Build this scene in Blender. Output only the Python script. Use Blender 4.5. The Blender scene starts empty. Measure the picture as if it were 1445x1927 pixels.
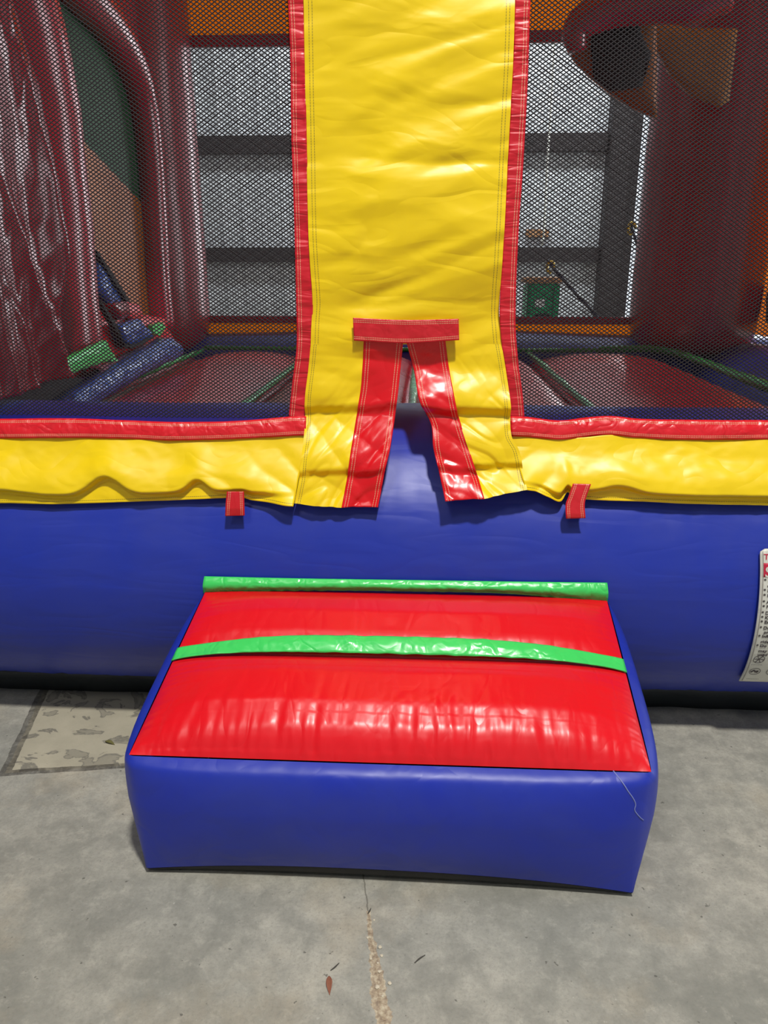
import bpy, bmesh, math, random
from mathutils import Vector, noise
random.seed(7)
S = bpy.context.scene
COL = S.collection
# ------------------------------------------------------------------ camera
CAM_H, PITCH, YAW, FPX = 1.212, math.radians(18), math.radians(3), 1447.0
cd = bpy.data.cameras.new('camera'); cam = bpy.data.objects.new('camera', cd); COL.objects.link(cam)
cam.location = (0, 0, CAM_H); cam.rotation_euler = (math.pi/2 - PITCH, 0, YAW)
cd.sensor_fit = 'HORIZONTAL'; cd.sensor_width = 36; cd.lens = 36*FPX/1445; cd.clip_start = .02
S.camera = cam
# ------------------------------------------------------------------ world, lights, exposure
S.view_settings.view_transform = 'Standard'; S.view_settings.look = 'None'
S.view_settings.gamma = 1; S.view_settings.exposure = 0.0; S.view_settings.use_curve_mapping = False
w = bpy.data.worlds.new('world'); S.world = w; w.use_nodes = True
w.node_tree.nodes['Background'].inputs[0].default_value = (.80, .90, 1.0, 1)
w.node_tree.nodes['Background'].inputs[1].default_value = 1.9
def area(name, loc, target, sx, sy, power, col=(1, 1, 1)):
    l = bpy.data.lights.new(name, 'AREA'); l.shape = 'RECTANGLE'; l.size = sx; l.size_y = sy
    l.energy = power; l.color = col
    o = bpy.data.objects.new(name, l); COL.objects.link(o); o.location = loc
    o.rotation_euler = (Vector(target)-Vector(loc)).to_track_quat('-Z', 'Y').to_euler()
    return o
area('high_bay_or_fill_lamp', (.7, -1.05, 6.0), (0, 1.6, .5), .34, .34, 355, (1, .97, .92))
area('high_bay_or_fill_lamp', (-1.4, 1.3, 6.3), (0, 1.2, 0), 1.0, 1.0, 24, (1, .97, .92))
area('high_bay_or_fill_lamp', (-1.6, -3.2, 6.4), (-.5, 0, 0), 1.0, 1.0, 60, (1, .98, .95))  # soft fill added behind the camera, not a known fixture
area('back_wall_fill', (1.0, 9.0, 6.2), (1.0, 11.5, 1.5), 6, .8, 520, (.92, .97, 1))  # added to brighten the back wall, no such fixture in view
area('side_door_daylight', (7.9, 3.6, 2.2), (-1.5, 3.6, 1.4), 1.8, 4.2, 230, (.93, .97, 1))

area('rear_door_daylight', (4.5, 12.24, 2.2), (4.5, 0, 2.2), 3.0, 4.4, 420, (.93, .97, 1))

# ------------------------------------------------------------------ pixel helpers (photo frame 1445x1927)
def ray(px, py):
    a = (px-722.5)/FPX; b = -(py-963.5)/FPX
    d = math.cos(PITCH)+b*math.sin(PITCH); u = -math.sin(PITCH)+b*math.cos(PITCH)
    return (a*math.cos(YAW)-d*math.sin(YAW), a*math.sin(YAW)+d*math.cos(YAW), u)
def PY(px, py, Y):
    x, y, u = ray(px, py); t = Y/y; return Vector((x*t, Y, CAM_H+u*t))
def PZ(px, py, Z):
    x, y, u = ray(px, py); t = (Z-CAM_H)/u; return Vector((x*t, y*t, Z))
def PX(px, py, X):
    x, y, u = ray(px, py); t = X/x; return Vector((X, y*t, CAM_H+u*t))

# ------------------------------------------------------------------ materials
class NT:
    def __init__(s, name):
        s.m = bpy.data.materials.new(name); s.m.use_nodes = True; s.t = s.m.node_tree
        s.b = s.t.nodes['Principled BSDF']; s.out = s.t.nodes['Material Output']
        s.tc = s.t.nodes.new('ShaderNodeTexCoord')
    def n(s, typ, **k):
        o = s.t.nodes.new(typ)
        for a, v in k.items(): setattr(o, a, v)
        return o
    def l(s, a, b): s.t.links.new(a, b)
    def setv(s, node, i, v):
        if isinstance(v, (int, float, tuple)): node.inputs[i].default_value = v
        else: s.l(v, node.inputs[i])
    def math(s, op, a, b=0.0, c=None, clamp=False):
        o = s.n('ShaderNodeMath', operation=op); o.use_clamp = clamp
        s.setv(o, 0, a); s.setv(o, 1, b)
        if c is not None: s.setv(o, 2, c)
        return o.outputs[0]
    def mapping(s, vec, scale=(1, 1, 1), rot=(0, 0, 0), loc=(0, 0, 0)):
        o = s.n('ShaderNodeMapping'); s.l(vec, o.inputs[0]); o.inputs['Scale'].default_value = scale
        o.inputs['Rotation'].default_value = rot; o.inputs['Location'].default_value = loc
        return o.outputs[0]
    def noise(s, vec, scale, detail=4, rough=.5, dist=0.0):
        o = s.n('ShaderNodeTexNoise'); s.l(vec, o.inputs['Vector']); o.inputs['Scale'].default_value = scale
        o.inputs['Detail'].default_value = detail; o.inputs['Roughness'].default_value = rough
        o.inputs['Distortion'].default_value = dist
        return o.outputs['Fac']
    def ramp(s, fac, stops):
        o = s.n('ShaderNodeValToRGB'); s.l(fac, o.inputs[0]); e = o.color_ramp.elements
        while len(e) < len(stops): e.new(.5)
        for i, (p, c) in enumerate(stops):
            e[i].position = p; e[i].color = (c, c, c, 1) if isinstance(c, (int, float)) else (*c, 1)
        return o.outputs[0]
    def mix(s, fac, a, b):
        o = s.n('ShaderNodeMix', data_type='RGBA')
        for i, v in ((0, fac), (6, a), (7, b)):
            if isinstance(v, tuple) and len(v) == 3: v = (*v, 1)
            s.setv(o, i, v)
        return o.outputs[2]
    def bump(s, h, strength, dist=.01, prev=None):
        o = s.n('ShaderNodeBump'); s.l(h, o.inputs['Height']); o.inputs['Strength'].default_value = strength
        o.inputs['Distance'].default_value = dist
        if prev: s.l(prev, o.inputs['Normal'])
        return o.outputs[0]

def lin(r, g, b):
    f = lambda c: (c/255/12.92) if c/255 <= .04045 else ((c/255+.055)/1.055)**2.4
    return (f(r), f(g), f(b))

def vinyl(name, col, rough=.36, wr=.5, wscale=14, stretch=(1, 1, 1), rot=(0, 0, 0), trans=0.0, stitch=None,
          scol=(.8, .7, .6), spec=.5, dirt=.12, dirtcol=None):
    """Coated vinyl: soft folds in the bump, faint colour mottling, optional thread lines along the UV edges."""
    N = NT(name); oc = N.tc.outputs['Object']
    mp = N.mapping(oc, stretch, rot)
    a = N.noise(mp, wscale, 2.5, .45, .5)
    rid = N.math('ABSOLUTE', N.math('SUBTRACT', N.noise(mp, wscale*1.1, 1.5, .4, .9), .5))
    rid = N.math('MINIMUM', N.math('MULTIPLY', rid, 5.0), .6)
    h = N.math('ADD', a, N.math('MULTIPLY', rid, .18))
    nrm = N.bump(h, wr, .016)
    weave = N.noise(N.mapping(oc, (1, 1, 1)), 900, 1, .5)
    nrm = N.bump(weave, .04, .001, nrm)
    N.l(nrm, N.b.inputs['Normal'])
    d = N.noise(oc, 5.0, 6, .65, .3)
    dm = N.ramp(d, [(.42, 0.0), (.75, 1.0)])
    dc = dirtcol or tuple(c*.62+.01 for c in col)
    c = N.mix(N.math('MULTIPLY', dm, dirt), col, dc)
    if stitch:
        msk = None
        for uvn, dist in stitch:
            uv = N.n('ShaderNodeUVMap', uv_map=uvn); sp = N.n('ShaderNodeSeparateXYZ'); N.l(uv.outputs[0], sp.inputs[0])
            on = N.math('LESS_THAN', N.math('ABSOLUTE', N.math('SUBTRACT', sp.outputs[1], dist)), .00075)
            dash = N.math('LESS_THAN', N.math('FRACT', N.math('MULTIPLY', sp.outputs[0], 190.0)), .78)
            q = N.math('MULTIPLY', on, dash)
            msk = q if msk is None else N.math('MAXIMUM', msk, q)
        c = N.mix(msk, c, scol)
    N.l(c, N.b.inputs['Base Color'])
    rr = N.math('ADD', N.math('MULTIPLY', d, .22), rough-.11)
    N.l(rr, N.b.inputs['Roughness'])
    N.b.inputs['Specular IOR Level'].default_value = spec
    if trans > 0:
        tr = N.n('ShaderNodeBsdfTranslucent'); N.l(c, tr.inputs[0])
        mx = N.n('ShaderNodeMixShader'); mx.inputs[0].default_value = trans
        N.l(N.b.outputs[0], mx.inputs[1]); N.l(tr.outputs[0], mx.inputs[2]); N.l(mx.outputs[0], N.out.inputs[0])
    return N.m
def plain(name, col, rough=.6, metal=0.0, bump=0.0, scale=40):
    N = NT(name); oc = N.tc.outputs['Object']
    d = N.noise(oc, scale, 4, .6)
    c = N.mix(d, tuple(x*.82 for x in col), tuple(min(1, x*1.12) for x in col)); N.l(c, N.b.inputs['Base Color'])
    N.b.inputs['Roughness'].default_value = rough; N.b.inputs['Metallic'].default_value = metal
    if bump: N.l(N.bump(d, bump, .004), N.b.inputs['Normal'])
    return N.m

RED, BLUE, YEL, GRN, ORG = lin(214, 22, 34), lin(28, 50, 162), lin(240, 206, 10), lin(64, 208, 98), lin(248, 176, 34)
THR = lin(214, 150, 120)
M = {}
M['blue'] = vinyl('blue_vinyl', BLUE, .42, .22, 6, (.5, 1, 2.2), dirt=.25, dirtcol=lin(62, 70, 140))
M['blue_step'] = vinyl('blue_step_vinyl', lin(24, 46, 166), .42, .3, 7, (1, 1, 1), dirt=.3, dirtcol=lin(62, 74, 140))
M['blue_shiny'] = vinyl('shiny_blue_vinyl', lin(45, 80, 165), .2, 1.0, 16)
M['red_step'] = vinyl('red_step_vinyl', lin(222, 14, 28), .33, .28, 9, (1.6, .7, 1), dirt=.15)
M['red'] = vinyl('red_vinyl', RED, .33, .25, 8, (1.6, 1, .5))
M['red_bed'] = vinyl('red_bed_vinyl', lin(180, 22, 42), .27, .12, 5, spec=.9)
M['red_col'] = vinyl('red_column_vinyl', lin(170, 20, 44), .28, .08, 4, (2, 2, .5), spec=.9)
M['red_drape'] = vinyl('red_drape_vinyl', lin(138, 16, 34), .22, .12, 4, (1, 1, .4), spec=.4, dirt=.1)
M['red_trim'] = vinyl('red_trim_vinyl', lin(218, 28, 40), .34, .5, 22, (1, 1, 1), stitch=[('uva', .006), ('uva', .0095), ('uvb', .006), ('uvb', .0095)], scol=THR)
M['red_trim_v'] = vinyl('red_edge_vinyl', lin(205, 26, 42), .38, .5, 18, (.4, 1, 2.2), stitch=[('uva', .006), ('uva', .0115)], scol=THR)
M['red_trim_w'] = vinyl('red_edge_right_vinyl', lin(205, 26, 42), .38, .5, 18, (.4, 1, 2.2), stitch=[('uvb', .006), ('uvb', .0115)], scol=THR)
M['red_flap'] = vinyl('red_flap_vinyl', lin(214, 14, 26), .27, .35, 10, (1, 1, 1), stitch=[('uva', .007), ('uva', .0135), ('uvb', .007), ('uvb', .0135)], scol=THR)
M['red_tab'] = vinyl('red_tab_vinyl', lin(205, 30, 42), .38, .3, 22, stitch=[('uva', .005), ('uva', .009), ('uvb', .005), ('uvb', .009)], scol=THR)
M['yellow'] = vinyl('yellow_vinyl', YEL, .36, .5, 5.0, (.8, 1, 2.2), (0, math.radians(18), 0), stitch=[('uva', .010), ('uva', .017), ('uvb', .010), ('uvb', .017)], scol=lin(150, 130, 40), dirt=.18, dirtcol=lin(215, 180, 30))
M['yellow_band'] = vinyl('yellow_band_vinyl', YEL, .38, .6, 7, (.8, 1, 1.2), (0, math.radians(-35), 0), stitch=[('uvb', .007)], scol=lin(150, 130, 40), dirt=.15, dirtcol=lin(215, 180, 30))
M['yellow_flap'] = vinyl('yellow_flap_vinyl', YEL, .35, .6, 7, (1, 1, .8), (0, math.radians(-40), 0), stitch=[('uva', .008), ('uva', .013)], scol=lin(150, 130, 40), dirt=.15, dirtcol=lin(215, 180, 30))
M['yellow_flap_r'] = vinyl('yellow_right_flap_vinyl', YEL, .35, .6, 7, (1, 1, .8), (0, math.radians(40), 0), stitch=[('uvb', .008), ('uvb', .013)], scol=lin(150, 130, 40), dirt=.15, dirtcol=lin(215, 180, 30))
M['green'] = vinyl('green_vinyl', GRN, .3, .5, 16)
M['green_seam'] = vinyl('green_seam_vinyl', lin(40, 160, 78), .25, .4, 20)
M['green_dark'] = vinyl('deep_green_vinyl', lin(22, 78, 42), .55, .2, 10, trans=.1, spec=.2)
M['orange'] = vinyl('orange_vinyl', ORG, .4, .3, 12, trans=.7)
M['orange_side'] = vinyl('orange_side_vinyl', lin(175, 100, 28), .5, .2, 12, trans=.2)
M['tan'] = vinyl('tan_orange_vinyl', lin(176, 118, 48), .5, .2, 10)
M['black'] = plain('black_webbing_and_shade', lin(22, 22, 24), .8, 0, .3, 120)
M['net'] = plain('black_net_cord', lin(24, 19, 25), .75)
M['under'] = vinyl('dark_underside_vinyl', lin(40, 46, 50), .6, .3, 10)
M['steel'] = plain('dark_steel', lin(54, 50, 51), .6, .2)
M['rope'] = plain('pale_rope', lin(225, 225, 215), .7)
M['strap'] = plain('dark_strap', lin(28, 32, 50), .7)
M['brass'] = plain('yellow_hook', lin(215, 180, 60), .4, .3)
M['bin'] = plain('green_plastic', lin(20, 150, 95), .4)
M['bin_lid'] = plain('tan_wood', lin(170, 125, 85), .6)
M['white'] = plain('white_print', lin(225, 228, 222), .5)
M['label_line'] = plain('label_thread', lin(165, 160, 150), .6)
M['label'] = vinyl('label_vinyl', lin(222, 222, 212), .4, .15, 20, dirt=.4, dirtcol=lin(185, 184, 165))
M['ink'] = plain('grey_ink', lin(70, 62, 66), .5)
M['inkred'] = plain('crimson_ink', lin(200, 40, 70), .5)
M['leaf_brown'] = plain('dry_leaf', lin(140, 88, 66), .7, 0, .4, 90)
M['leaf_olive'] = plain('olive_leaf', lin(105, 100, 52), .7, 0, .4, 90)
M['stone'] = plain('pale_stone', lin(205, 195, 172), .7, 0, .5, 200)
M['twig'] = plain('dark_twig', lin(70, 66, 60), .8)
M['scuff'] = plain('pale_scuff', lin(120, 130, 190), .6)

def concrete():
    N = NT('concrete'); oc = N.tc.outputs['Object']; sp = N.n('ShaderNodeSeparateXYZ'); N.l(oc, sp.inputs[0])
    X, Y = sp.outputs[0], sp.outputs[1]
    big = N.noise(oc, 1.7, 8, .62, .4); mid = N.noise(N.mapping(oc, loc=(3, 1, 0)), 9, 8, .68, .2); fine = N.noise(oc, 150, 4, .75); sm = N.noise(N.mapping(oc, loc=(7, 2, 0)), 26, 8, .75, .3)
    c = N.ramp(big, [(.34, lin(138, 138, 129)), (.5, lin(162, 160, 149)), (.64, lin(184, 180, 166))])
    c = N.mix(N.math('MULTIPLY', N.ramp(mid, [(.38, 1.0), (.58, 0.0)]), .55), c, lin(122, 122, 114))
    c = N.mix(N.math('MULTIPLY', N.ramp(sm, [(.36, 1.0), (.56, 0.0)]), .30), c, lin(112, 112, 105))
    c = N.mix(N.math('MULTIPLY', N.ramp(sm, [(.54, 0.0), (.70, 1.0)]), .35), c, lin(194, 190, 176))
    c = N.mix(N.math('MULTIPLY', N.ramp(N.noise(N.mapping(oc, loc=(1, 5, 0)), 3.3, 6, .6), [(.55, 0.0), (.70, 1.0)]), .35), c, lin(172, 158, 132))
    c = N.mix(N.math('MULTIPLY', N.ramp(fine, [(.35, 1.0), (.5, 0.0)]), .35), c, lin(118, 118, 110))
    c = N.mix(N.math('MULTIPLY', N.ramp(N.noise(N.mapping(oc, loc=(4, 4, 0)), 60, 2, .6), [(.26, 1.0), (.30, 0.0)]), .7), c, lin(78, 76, 70))
    c = N.mix(N.math('MULTIPLY', N.ramp(N.noise(oc, 70, 4, .7), [(.66, 0.0), (.74, 1.0)]), .5), c, lin(198, 196, 184))
    # joints: A runs away from the viewer, B crosses
    wob = N.math('MULTIPLY', N.math('SUBTRACT', N.noise(oc, 14, 6, .6), .5), .02)
    xA = N.math('ADD', N.math('ADD', N.math('MULTIPLY', N.math('SUBTRACT', Y, 1.58), -.229), -1.030), N.math('MULTIPLY', wob, .7))
    dA = N.math('SUBTRACT', X, xA)
    yB = N.math('ADD', N.math('ADD', N.math('MULTIPLY', N.math('ADD', X, 1.028), .157), 1.571), N.math('MULTIPLY', wob, .7))
    dB = N.math('SUBTRACT', Y, yB)
    behind = N.math('GREATER_THAN', dB, 0.0); right = N.math('GREATER_THAN', dA, 0.0)
    beige = N.math('MULTIPLY', N.math('MULTIPLY', behind, right), N.math('LESS_THAN', X, .1))
    bc = N.ramp(N.noise(oc, 7, 6, .6), [(.3, lin(166, 159, 138)), (.7, lin(188, 180, 156))])
    st = N.ramp(N.noise(N.mapping(oc, (1, 1.3, 1), (0, 0, .4)), 8.5, 7, .55, 1.4), [(.54, 0.0), (.56, 1.0)])
    st2 = N.ramp(N.noise(N.mapping(oc, (1, 1.3, 1), (0, 0, .4)), 8.5, 7, .55, 1.4), [(.55, 0.0), (.555, 1.0), (.58, 1.0), (.60, 0.0)])
    bc = N.mix(N.math('MULTIPLY', st, .7), bc, lin(134, 129, 113)); bc = N.mix(N.math('MULTIPLY', st2, .6), bc, lin(100, 97, 88))
    c = N.mix(N.math('MULTIPLY', beige, .85), c, bc)
    jl = N.math('MAXIMUM', N.math('MULTIPLY', N.math('LESS_THAN', N.math('ABSOLUTE', dA), .014), behind),
                N.math('LESS_THAN', N.math('ABSOLUTE', dB), .011))
    jl = N.math('MULTIPLY', jl, N.math('LESS_THAN', X, -.2))
    c = N.mix(N.math('MULTIPLY', jl, N.ramp(sm, [(.35, .9), (.65, .4)])), c, lin(62, 58, 52))
    # crack in front of the step
    t = N.math('SUBTRACT', Y, 1.223)
    xc = N.math('ADD', N.math('ADD', N.math('MULTIPLY', t, -.177), -.099), N.math('MULTIPLY', wob, 1.3))
    dc = N.math('ABSOLUTE', N.math('SUBTRACT', X, xc))
    near = N.math('LESS_THAN', Y, 1.33)
    thin = N.math('MULTIPLY', N.math('MULTIPLY', N.math('LESS_THAN', dc, .0016), near), N.math('GREATER_THAN', Y, .7))
    dnoi = N.noise(oc, 46, 6, .7, .3)
    wd = N.math('MULTIPLY', N.math('SUBTRACT', 1.20, Y), .09)
    wd = N.math('MINIMUM', N.math('MAXIMUM', wd, .004), .016)
    crum = N.math('LESS_THAN', dc, N.math('MULTIPLY', wd, N.math('MULTIPLY', dnoi, 1.9)))
    crum = N.math('MULTIPLY', crum, N.math('LESS_THAN', Y, 1.19))
    cc = N.ramp(N.noise(oc, 120, 3, .6), [(.35, lin(130, 108, 86)), (.5, lin(170, 150, 122)), (.66, lin(205, 192, 164))])
    c = N.mix(N.math('MULTIPLY', thin, .6), c, lin(84, 80, 70))
    c = N.mix(N.math('MULTIPLY', crum, .75), c, cc)
    N.l(c, N.b.inputs['Base Color']); N.b.inputs['Roughness'].default_value = .72
    N.b.inputs['Specular IOR Level'].default_value = .3
    hh = N.math('SUBTRACT', N.math('ADD', N.math('MULTIPLY', fine, .5), mid), N.math('MULTIPLY', N.math('MAXIMUM', jl, crum), 2.0))
    N.l(N.bump(hh, .25, .004), N.b.inputs['Normal'])
    return N.m
def siding():
    N = NT('pale_metal_siding'); oc = N.tc.outputs['Object']
    st = N.noise(N.mapping(oc, (3, 3, .3)), 3, 5, .6)
    c = N.ramp(st, [(.3, lin(188, 192, 196)), (.7, lin(222, 226, 230))]); N.l(c, N.b.inputs['Base Color'])
    N.b.inputs['Roughness'].default_value = .5
    return N.m
M['concrete'] = concrete(); M['siding'] = siding()
M['ceiling'] = plain('dark_ceiling', lin(92, 92, 94), .8)

# ------------------------------------------------------------------ object helpers
def link(name, me, mat, parent=None, smooth=True):
    o = bpy.data.objects.new(name, me); COL.objects.link(o)
    if mat: me.materials.append(mat)
    if smooth: me.polygons.foreach_set('use_smooth', [True]*len(me.polygons))
    if parent: o.parent = parent
    return o
def mesh(name, vs, fs):
    me = bpy.data.meshes.new(name); me.from_pydata([tuple(v) for v in vs], [], fs); me.update(); return me
def tag(o, label=None, cat=None, group=None, kind=None):
    if label: o['label'] = label
    if cat: o['category'] = cat
    if group: o['group'] = group
    if kind: o['kind'] = kind
    return o
def grid(name, pts, mat, parent, thick=0.0, uv=None, closed_u=False, off=-1, plus=False):
    """pts[i][j] -> sheet mesh, optional thickness"""
    n, m = len(pts), len(pts[0]); vs = [p for r in pts for p in r]; fs = []
    for i in range(n if closed_u else n-1):
        for j in range(m-1):
            i2 = (i+1) % n; fs.append((i*m+j, i2*m+j, i2*m+j+1, i*m+j+1))
    me = mesh(name, vs, fs)
    if uv:
        for nm, arr in uv.items():
            L = me.uv_layers.new(name=nm)
            flat = [c for r in arr for c in r]
            for lp in me.loops: L.data[lp.index].uv = flat[lp.vertex_index]
    o = link(name, me, mat, parent)
    if thick:
        md = o.modifiers.new('solid', 'SOLIDIFY'); md.thickness = thick; md.offset = off
    return o
def catmull(P, n):
    """resample polyline smoothly to n+1 points, by arc length"""
    if len(P) == 2: P = [P[0], tuple((a+b)/2 for a, b in zip(*P)), P[1]]
    L = [0]
    for a, b in zip(P, P[1:]): L.append(L[-1]+math.dist(a, b))
    out = []
    for k in range(n+1):
        s = L[-1]*k/n; i = 0
        while i < len(P)-2 and L[i+1] < s: i += 1
        t = (s-L[i])/max(1e-9, L[i+1]-L[i])
        p1, p2 = P[i], P[i+1]; d = L[i+1]-L[i]
        def tan(j):
            if 0 < j < len(P)-1:
                return tuple((c-a)/(L[j+1]-L[j-1]) for a, c in zip(P[j-1], P[j+1]))
            a, b = (P[0], P[1]) if j == 0 else (P[-2], P[-1]); q = math.dist(a, b) or 1
            return tuple((y-x)/q for x, y in zip(a, b))
        m1, m2 = tan(i), tan(i+1)
        h00, h10, h01, h11 = 2*t**3-3*t*t+1, t**3-2*t*t+t, -2*t**3+3*t*t, t**3-t*t
        out.append(tuple(h00*a+h10*d*u+h01*b+h11*d*v for a, b, u, v in zip(p1, p2, m1, m2)))
    return out
def fbm(x, y, z=0.0): return noise.fractal(Vector((x, y, z)), 1.0, 2.0, 4)
def ridge(x, y, z=0.0): return 1-2*abs(noise.noise(Vector((x, y, z))))
def smooth(a, b, x):
    t = max(0, min(1, (x-a)/(b-a))); return t*t*(3-2*t)

# base tube section
TY, TZ, TA, TB = 2.05, .45, .35, .395
def tube_y(z, grow=0.0):
    q = (z-TZ)/(TB+grow); q = max(-1, min(1, q)); return TY-(TA+grow)*math.sqrt(1-q*q)
def on_tube(px, py, grow=0.0):
    x, y, u = ray(px, py); a, b = TA+grow, TB+grow
    A = (y/a)**2+(u/b)**2; B = -2*(y*TY/a**2)+2*u*(CAM_H-TZ)/b**2; C = (TY/a)**2+((CAM_H-TZ)/b)**2-1
    D = max(0, B*B-4*A*C); t = (-B-math.sqrt(D))/(2*A); return Vector((x*t, y*t, CAM_H+u*t))
def front_y(z):
    if z > .87: return 1.80
    if z > .66: return 1.735+(z-.66)/.21*.065
    return 1.735
def front(px, py, off=0.0):
    Y = 1.78
    for _ in range(4):
        p = PY(px, py, Y); Y = front_y(p.z)+off
    return PY(px, py, Y)
def loft(name, A, B, n, m, mat, parent, off=0.0, disp=None, thick=.0015, place=front, rim=True):
    a, b = catmull(A, n), catmull(B, n); pts, ua, ub = [], [], []
    sa = 0; prev = None
    for i in range(n+1):
        r = []
        for j in range(m+1):
            t = j/m; px, py = a[i][0]*(1-t)+b[i][0]*t, a[i][1]*(1-t)+b[i][1]*t
            p = place(px, py, off)
            if disp: p = p+Vector(disp(p, i/n, t))
            r.append(p)
        pts.append(r)
        if prev is not None: sa += (r[m//2]-prev).length
        prev = r[m//2]; wdt = sum((r[k+1]-r[k]).length for k in range(m)); acc = 0; la, lb = [], []
        for j in range(m+1):
            if j: acc += (r[j]-r[j-1]).length
            la.append((sa, acc)); lb.append((sa, wdt-acc))
        ua.append(la); ub.append(lb)
    o = grid(name, pts, mat, parent, thick, {'uva': ua, 'uvb': ub}, off=0)
    if not rim: o.modifiers['solid'].use_rim = False
    return o
def sweep(name, path, rad, mat, parent, n=28, m=24, wob=0.0, caps=True):
    """tube along 3-D points; rad = list (per control point) or number"""
    if isinstance(rad, (int, float)): rad = [rad]*len(path)
    P = catmull([(*p, r) for p, r in zip(path, rad)], n); rings = []
    up = Vector((.123, .31, .94)).normalized()
    for i, q in enumerate(P):
        c = Vector(q[:3]); d = (Vector(P[min(i+1, n)][:3])-Vector(P[max(i-1, 0)][:3])).normalized()
        if i == 0: s = d.orthogonal().normalized()
        else: s = (s-d*s.dot(d)).normalized()
        t = d.cross(s); ring = []
        for k in range(m):
            a = 2*math.pi*k/m; rr = q[3]*(1+(wob*fbm(c.x*3+math.cos(a), c.y*3+math.sin(a), c.z*5) if wob else 0))
            ring.append(c+s*math.cos(a)*rr+t*math.sin(a)*rr)
        rings.append(ring)
    vs = [v for r in rings for v in r]; fs = []
    for i in range(n):
        for k in range(m): fs.append((i*m+k, i*m+(k+1) % m, (i+1)*m+(k+1) % m, (i+1)*m+k))
    if caps: fs.append(tuple(range(m))[::-1]); fs.append(tuple(n*m+k for k in range(m)))
    return link(name, mesh(name, vs, fs), mat, parent)
def box(name, lo, hi, mat, parent=None, bev=0.0):
    bm = bmesh.new(); bmesh.ops.create_cube(bm, size=1)
    for v in bm.verts:
        v.co = Vector([(lo[i]+hi[i])/2+v.co[i]*(hi[i]-lo[i]) for i in range(3)])
    if bev: bmesh.ops.bevel(bm, geom=bm.edges[:], offset=bev, segments=2, affect='EDGES')
    me = bpy.data.meshes.new(name); bm.to_mesh(me); bm.free()
    return link(name, me, mat, parent, smooth=False)
def slab(name, pts, vec, mat, parent, puff=0.0, res=26, amp=0.0):
    """closed outline (3-D, nearly flat) -> puffed plate with thickness along vec"""
    pts = [Vector(p) for p in pts]; vec = Vector(vec)
    bm = bmesh.new(); vs = [bm.verts.new(p) for p in pts]; f = bm.faces.new(vs)
    bmesh.ops.triangulate(bm, faces=[f])
    cuts = 4 if puff or amp else 0
    if cuts: bmesh.ops.subdivide_edges(bm, edges=bm.edges[:], cuts=cuts, use_grid_fill=True)
    bm.edges.ensure_lookup_table(); bm.verts.ensure_lookup_table()
    bnd = [e for e in bm.edges if e.is_boundary]
    nv = vec.normalized()
    segs = [(e.verts[0].co.copy(), e.verts[1].co.copy()) for e in bnd]
    def dist(p):
        best = 9
        for a, b in segs:
            ab = b-a; t = max(0, min(1, (p-a).dot(ab)/max(ab.length_squared, 1e-9))); best = min(best, (p-a-ab*t).length)
        return best
    front_d = {v: (puff*(1-math.exp(-dist(v.co)/.03)) if puff else 0)+(amp*fbm(v.co.x*14, v.co.y*14, v.co.z*14) if amp else 0) for v in bm.verts}
    r = bmesh.ops.extrude_face_region(bm, geom=bm.faces[:])
    new = {g for g in r['geom'] if isinstance(g, bmesh.types.BMVert)}
    for v in new: v.co += vec
    for v, d in front_d.items(): v.co -= nv*d
    bmesh.ops.recalc_face_normals(bm, faces=bm.faces[:])
    me = bpy.data.meshes.new(name); bm.to_mesh(me); bm.free()
    return link(name, me, mat, parent, smooth=bool(puff or amp))
def empty(name, loc=(0, 0, 0)):
    o = bpy.data.objects.new(name, None); COL.objects.link(o); o.location = (0, 0, 0); return o

# ------------------------------------------------------------------ the hall
fl = box('floor', (-9, -6, -.15), (8, 13, 0), M['concrete']); tag(fl, kind='structure')
# ribbed back wall with a bright gap beside the sliding door
GX0, GX1 = 2.99, 6.0
def ribbed(name, x0, x1, y, h):
    xs = []; x = x0
    while x < x1-1e-6:
        for dx, dy in ((0, 0), (.22, 0), (.245, -.010), (.275, -.010)):
            if x+dx < x1: xs.append((x+dx, y+dy))
        x += .30
    xs.append((x1, y))
    return grid(name, [[Vector((a, b, 0)), Vector((a, b, h))] for a, b in xs], M['siding'], None, .01)
o = ribbed('wall_back', -9, 2.80, 12.15, 7); tag(o, kind='structure')
for p in o.data.polygons: p.use_smooth = False
tag(box('wall_back', (GX0, 12.13, 4.45), (GX1, 12.2, 7), M['siding']), kind='structure')
o = ribbed('wall_back', GX1, 8, 12.15, 7); tag(o, kind='structure')
for p in o.data.polygons: p.use_smooth = False
tag(box('door_1', (2.74, 12.06, 0), (GX0, 12.2, 7), M['steel']), kind='structure')
tag(box('ceiling', (-9, -6, 7), (8, 13, 7.1), M['ceiling']), kind='structure')
tag(box('wall_left', (-9.15, -6, 0), (-9, 13, 7), M['siding']), kind='structure')
tag(box('wall_front', (-9, -6.15, 0), (8, -6, 7), M['siding']), kind='structure')
for i, (y0, y1, z0) in enumerate(((-6, 2.5, 0), (4.7, 13, 0), (2.5, 4.7, 4.4))):
    tag(box('wall_right', (8, y0, z0), (8.15, y1, 7), M['siding']), kind='structure')
for k, (za, zb) in enumerate(((1.21, 1.42), (2.70, 2.93), (4.2, 4.42))):
    tag(box('trim_%d' % (k+1), (-9, 11.95, za), (2.5, 12.12, zb), M['steel']), kind='structure')
tag(box('trim_4', (2.52, 11.80, 0), (2.80, 12.13, 7), M['steel'], bev=.01), kind='structure')

# ------------------------------------------------------------------ bounce house
H = empty('bounce_house')
tag(H, 'large inflatable bounce house with blue base, yellow door panel and black netting', 'bounce house')

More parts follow.
